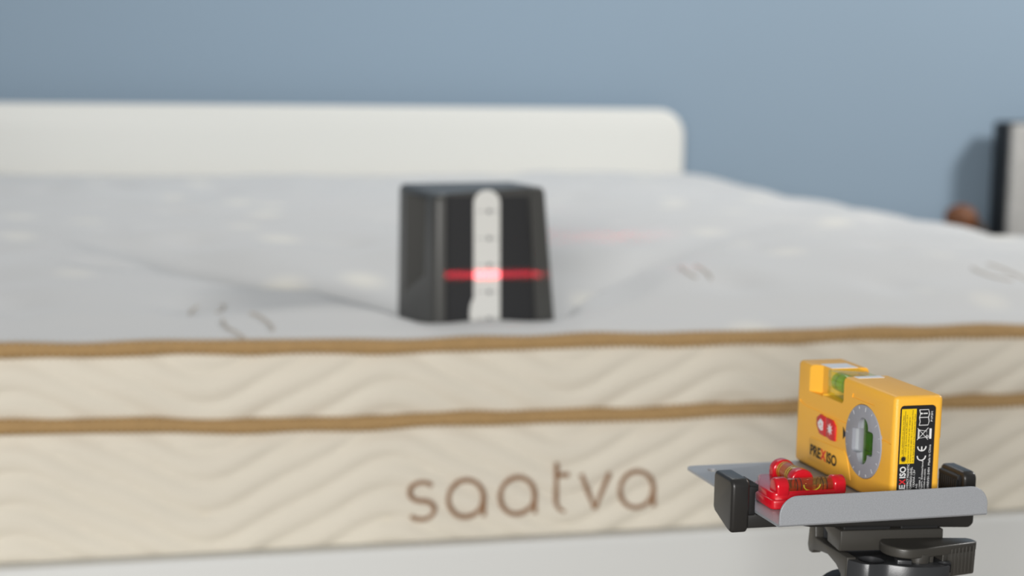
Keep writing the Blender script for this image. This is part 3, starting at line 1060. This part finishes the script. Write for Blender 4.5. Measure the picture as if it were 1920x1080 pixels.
# lever: rounded cam at the left, tapering arm, tall ribbed grip at the right
lv = []
for k in range(13):
    a = math.radians(100) + k*math.radians(165)/12
    lv.append((8.4 + 11.6*math.cos(a), -0.2 + 11.6*math.sin(a)))
lv += [(12.0, -11.0), (16.0, -10.4), (30.0, -6.4), (48.6, -1.4), (50.0, 0.4), (49.6, 4.2), (47.2, 6.6), (24.0, 9.0)]
le = obj('lever', rprism(lv, 'c', -79.4, -74.3, 1.0, 4), M['tripod'], tri, GB, .001, 40)
gp = prism([(29.6, -6.6), (48.6, -1.3), (49.9, 0.4), (49.5, 4.2), (47.1, 6.4), (29.6, 6.2)], 'c', -91.0, -78.6, 0.7, 2)
obj('grip', gp, M['tripod'], le, GB, .001, 40)
obj('grip_step', prism([(26.6, -7.4), (30.4, -6.4), (30.4, 4), (26.6, 4)], 'c', -82.4, -78.6, 0.4, 1), M['tripod'], le, GB, .001, 40)
for k in range(7):
    t = k/6
    a, b_ = 32.2 + t*14.8, -5.85 + t*(14.8*5.3/19.0)
    rb = box((a-0.42, b_-0.75, -89.6), (a+0.42, b_+0.6, -76.2+0.0), 0.25, 2)
    obj('grip_rib', rb, M['tripod'], le, GB, .001, 40)
# ball head, knob, column and legs below the frame
obj('tension_knob', revolve([(0, 8), (1.0, 12.5), (3, 14.5), (12, 14.5), (14, 13), (15, 9)], (-7.0, 24.0, -113.0), (0.15, 1, 0.05), 32), M['rubber'], tri, GB, .001, 40)
sp = bmesh.new()
bmesh.ops.create_uvsphere(sp, u_segments=32, v_segments=20, radius=15)
bmesh.ops.translate(sp, verts=sp.verts, vec=(8, 18, -112))
obj('ball', sp, M['tripod2'], tri, GB, .001)
obj('ball_socket', revolve([(0, 14), (4, 18), (26, 18), (30, 17)], (8, 18, -142), (0, 0, 1), 36), M['tripod2'], tri, GB, .001)
zfloor = (CZ - 0.1522)*1000
colz = -142
obj('column', cyl((8, 18, colz-330), (8, 18, colz), 12.5, 28), M['tripod'], tri, GB, .001)
obj('collar', revolve([(0, 22), (3, 30), (40, 30), (44, 22)], (8, 18, -250), (0, 0, 1), 32), M['tripod'], tri, GB, .001)
for k in range(3):
    a = math.radians(90 + 120*k + 25)
    d = Vector((math.cos(a), math.sin(a), 0))
    p0 = Vector((8, 18, -228)) + d*26
    p1 = Vector((8, 18, -zfloor+6)) + d*235
    lg = obj('leg', tube([p0, p0.lerp(p1, 0.5), p0.lerp(p1, 0.97)], 10, 16), M['tripod'], tri, GB, .001)
    obj('rubber_foot', cyl(p0.lerp(p1, 0.955), p1, 12, 16, 2), M['rubber'], lg, GB, .001)

# ------------------------------------------------------------------ things at the far right of the bed
ns = empty('nightstand', Matrix.Translation((2.10, 3.38, 0)), 'dark wooden nightstand standing low behind the far right side of the bed', 'nightstand')
NB = (2.10, 3.38, 0)
NT = 0.53
obj('top', box((1.72, 3.16, NT-0.025), (2.50, 3.60, NT), 0.004), M['stand'], ns, NB)
for x in (1.74, 2.45):
    for y in (3.18, 3.55):
        obj('leg', box((x, y, 0), (x+0.03, y+0.03, NT-0.024), 0.003), M['stand'], ns, NB)
obj('drawer', box((1.775, 3.170, NT-0.17), (2.445, 3.54, NT-0.026), 0.003), M['stand'], ns, NB)
SB = (2.20, 3.53, NT)
spk = empty('speaker', Matrix.Translation(SB), 'black-sided box with pale grey speckled front at the right edge, against the blue wall', 'speaker')
SH = Z(-0.086)
obj('case', box((2.070, 3.50, NT), (2.39, 3.575, SH), 0.008, 3), M['spkb'], spk, SB)
obj('front_cloth', box((2.074, 3.488, NT+0.006), (2.386, 3.504, SH-0.004), 0.006, 3), M['spk'], spk, SB)
orn = empty('ornament', Matrix.Translation((1.80, 3.24, NT)), 'small rounded brown wooden ornament beside the grey box at the right', 'ornament')
OB = (1.80, 3.24, NT)
prof = [(0, 0.026), (0.010, 0.030), (0.035, 0.020), (0.075, 0.017), (0.10, 0.024), (0.118, 0.034), (0.134, 0.036), (0.147, 0.029), (0.155, 0.015), (0.158, 0.002)]
obj('figure', revolve(prof, (1.797, 3.22, NT), (0, 0, 1), 28), M['brown'], orn, OB, angle=80)
obj('tail', tube([(1.810, 3.225, NT+0.135), (1.835, 3.235, NT+0.118), (1.858, 3.245, NT+0.098), (1.875, 3.25, NT+0.07), (1.88, 3.25, NT+0.035)], 0.016, 12), M['stand'], orn, OB, angle=80)

# ------------------------------------------------------------------ the level's own laser: a thin flat fan of red light
ld = bpy.data.lights.new('laser_beam', 'POINT')
ld.color = (1, 1, 1)
ld.energy = 1.0
ld.shadow_soft_size = 0.0
ld.use_nodes = True
nt = ld.node_tree
for n in list(nt.nodes):
    nt.nodes.remove(n)
out = nt.nodes.new('ShaderNodeOutputLight')
em = nt.nodes.new('ShaderNodeEmission')
nt.links.new(em.outputs[0], out.inputs[0])
tc = nt.nodes.new('ShaderNodeTexCoord')
sep = nt.nodes.new('ShaderNodeSeparateXYZ')
nt.links.new(tc.outputs['Normal'], sep.inputs[0])
def mth(op, *ins):
    n = nt.nodes.new('ShaderNodeMath')
    n.operation = op
    for i, v in enumerate(ins):
        if isinstance(v, (int, float)):
            n.inputs[i].default_value = v
        else:
            nt.links.new(v, n.inputs[i])
    return n.outputs[0]
def ramp(val, a, b_):
    n = nt.nodes.new('ShaderNodeMapRange')
    n.interpolation_type = 'SMOOTHSTEP'
    n.inputs[1].default_value = a
    n.inputs[2].default_value = b_
    nt.links.new(val, n.inputs[0])
    return n.outputs[0]
LASER_W = 0.0044
el = mth('DIVIDE', sep.outputs['Z'], LASER_W)
g = mth('EXPONENT', mth('MULTIPLY', mth('MULTIPLY', el, el), -1.0))
az = mth('DIVIDE', sep.outputs['X'], sep.outputs['Y'])
T = lambda d: math.tan(math.radians(d))
core = mth('MULTIPLY', ramp(az, T(-6.0), T(-5.2)), ramp(az, T(2.0), T(1.2)))
tail = mth('MULTIPLY', mth('MULTIPLY', ramp(az, T(1.2), T(2.0)), ramp(az, T(17), T(12))), 0.30)
win = mth('ADD', core, tail)
front = ramp(sep.outputs['Y'], 0.1, 0.3)
sp_ = nt.nodes.new('ShaderNodeTexNoise')
sp_.inputs['Scale'].default_value = 900
nt.links.new(tc.outputs['Normal'], sp_.inputs['Vector'])
speck = ramp(sp_.outputs['Fac'], 0.40, 0.62)
tot = mth('MULTIPLY', mth('MULTIPLY', g, win), mth('MULTIPLY', front, mth('ADD', mth('MULTIPLY', speck, 1.2), 0.35)))
nt.links.new(mth('MULTIPLY', tot, 130.0), em.inputs['Strength'])
em.inputs['Color'].default_value = (1.0, 0.012, 0.035, 1)
lo = bpy.data.objects.new('laser_beam', ld)
COL.objects.link(lo)
lpos = TM @ Vector((0.0135, 0.1095, LZC*0.001))
lo.location = lpos
lo.rotation_euler = (-math.atan2(lpos.z - Z(-0.1933), 1.535-lpos.y), 0, 0)
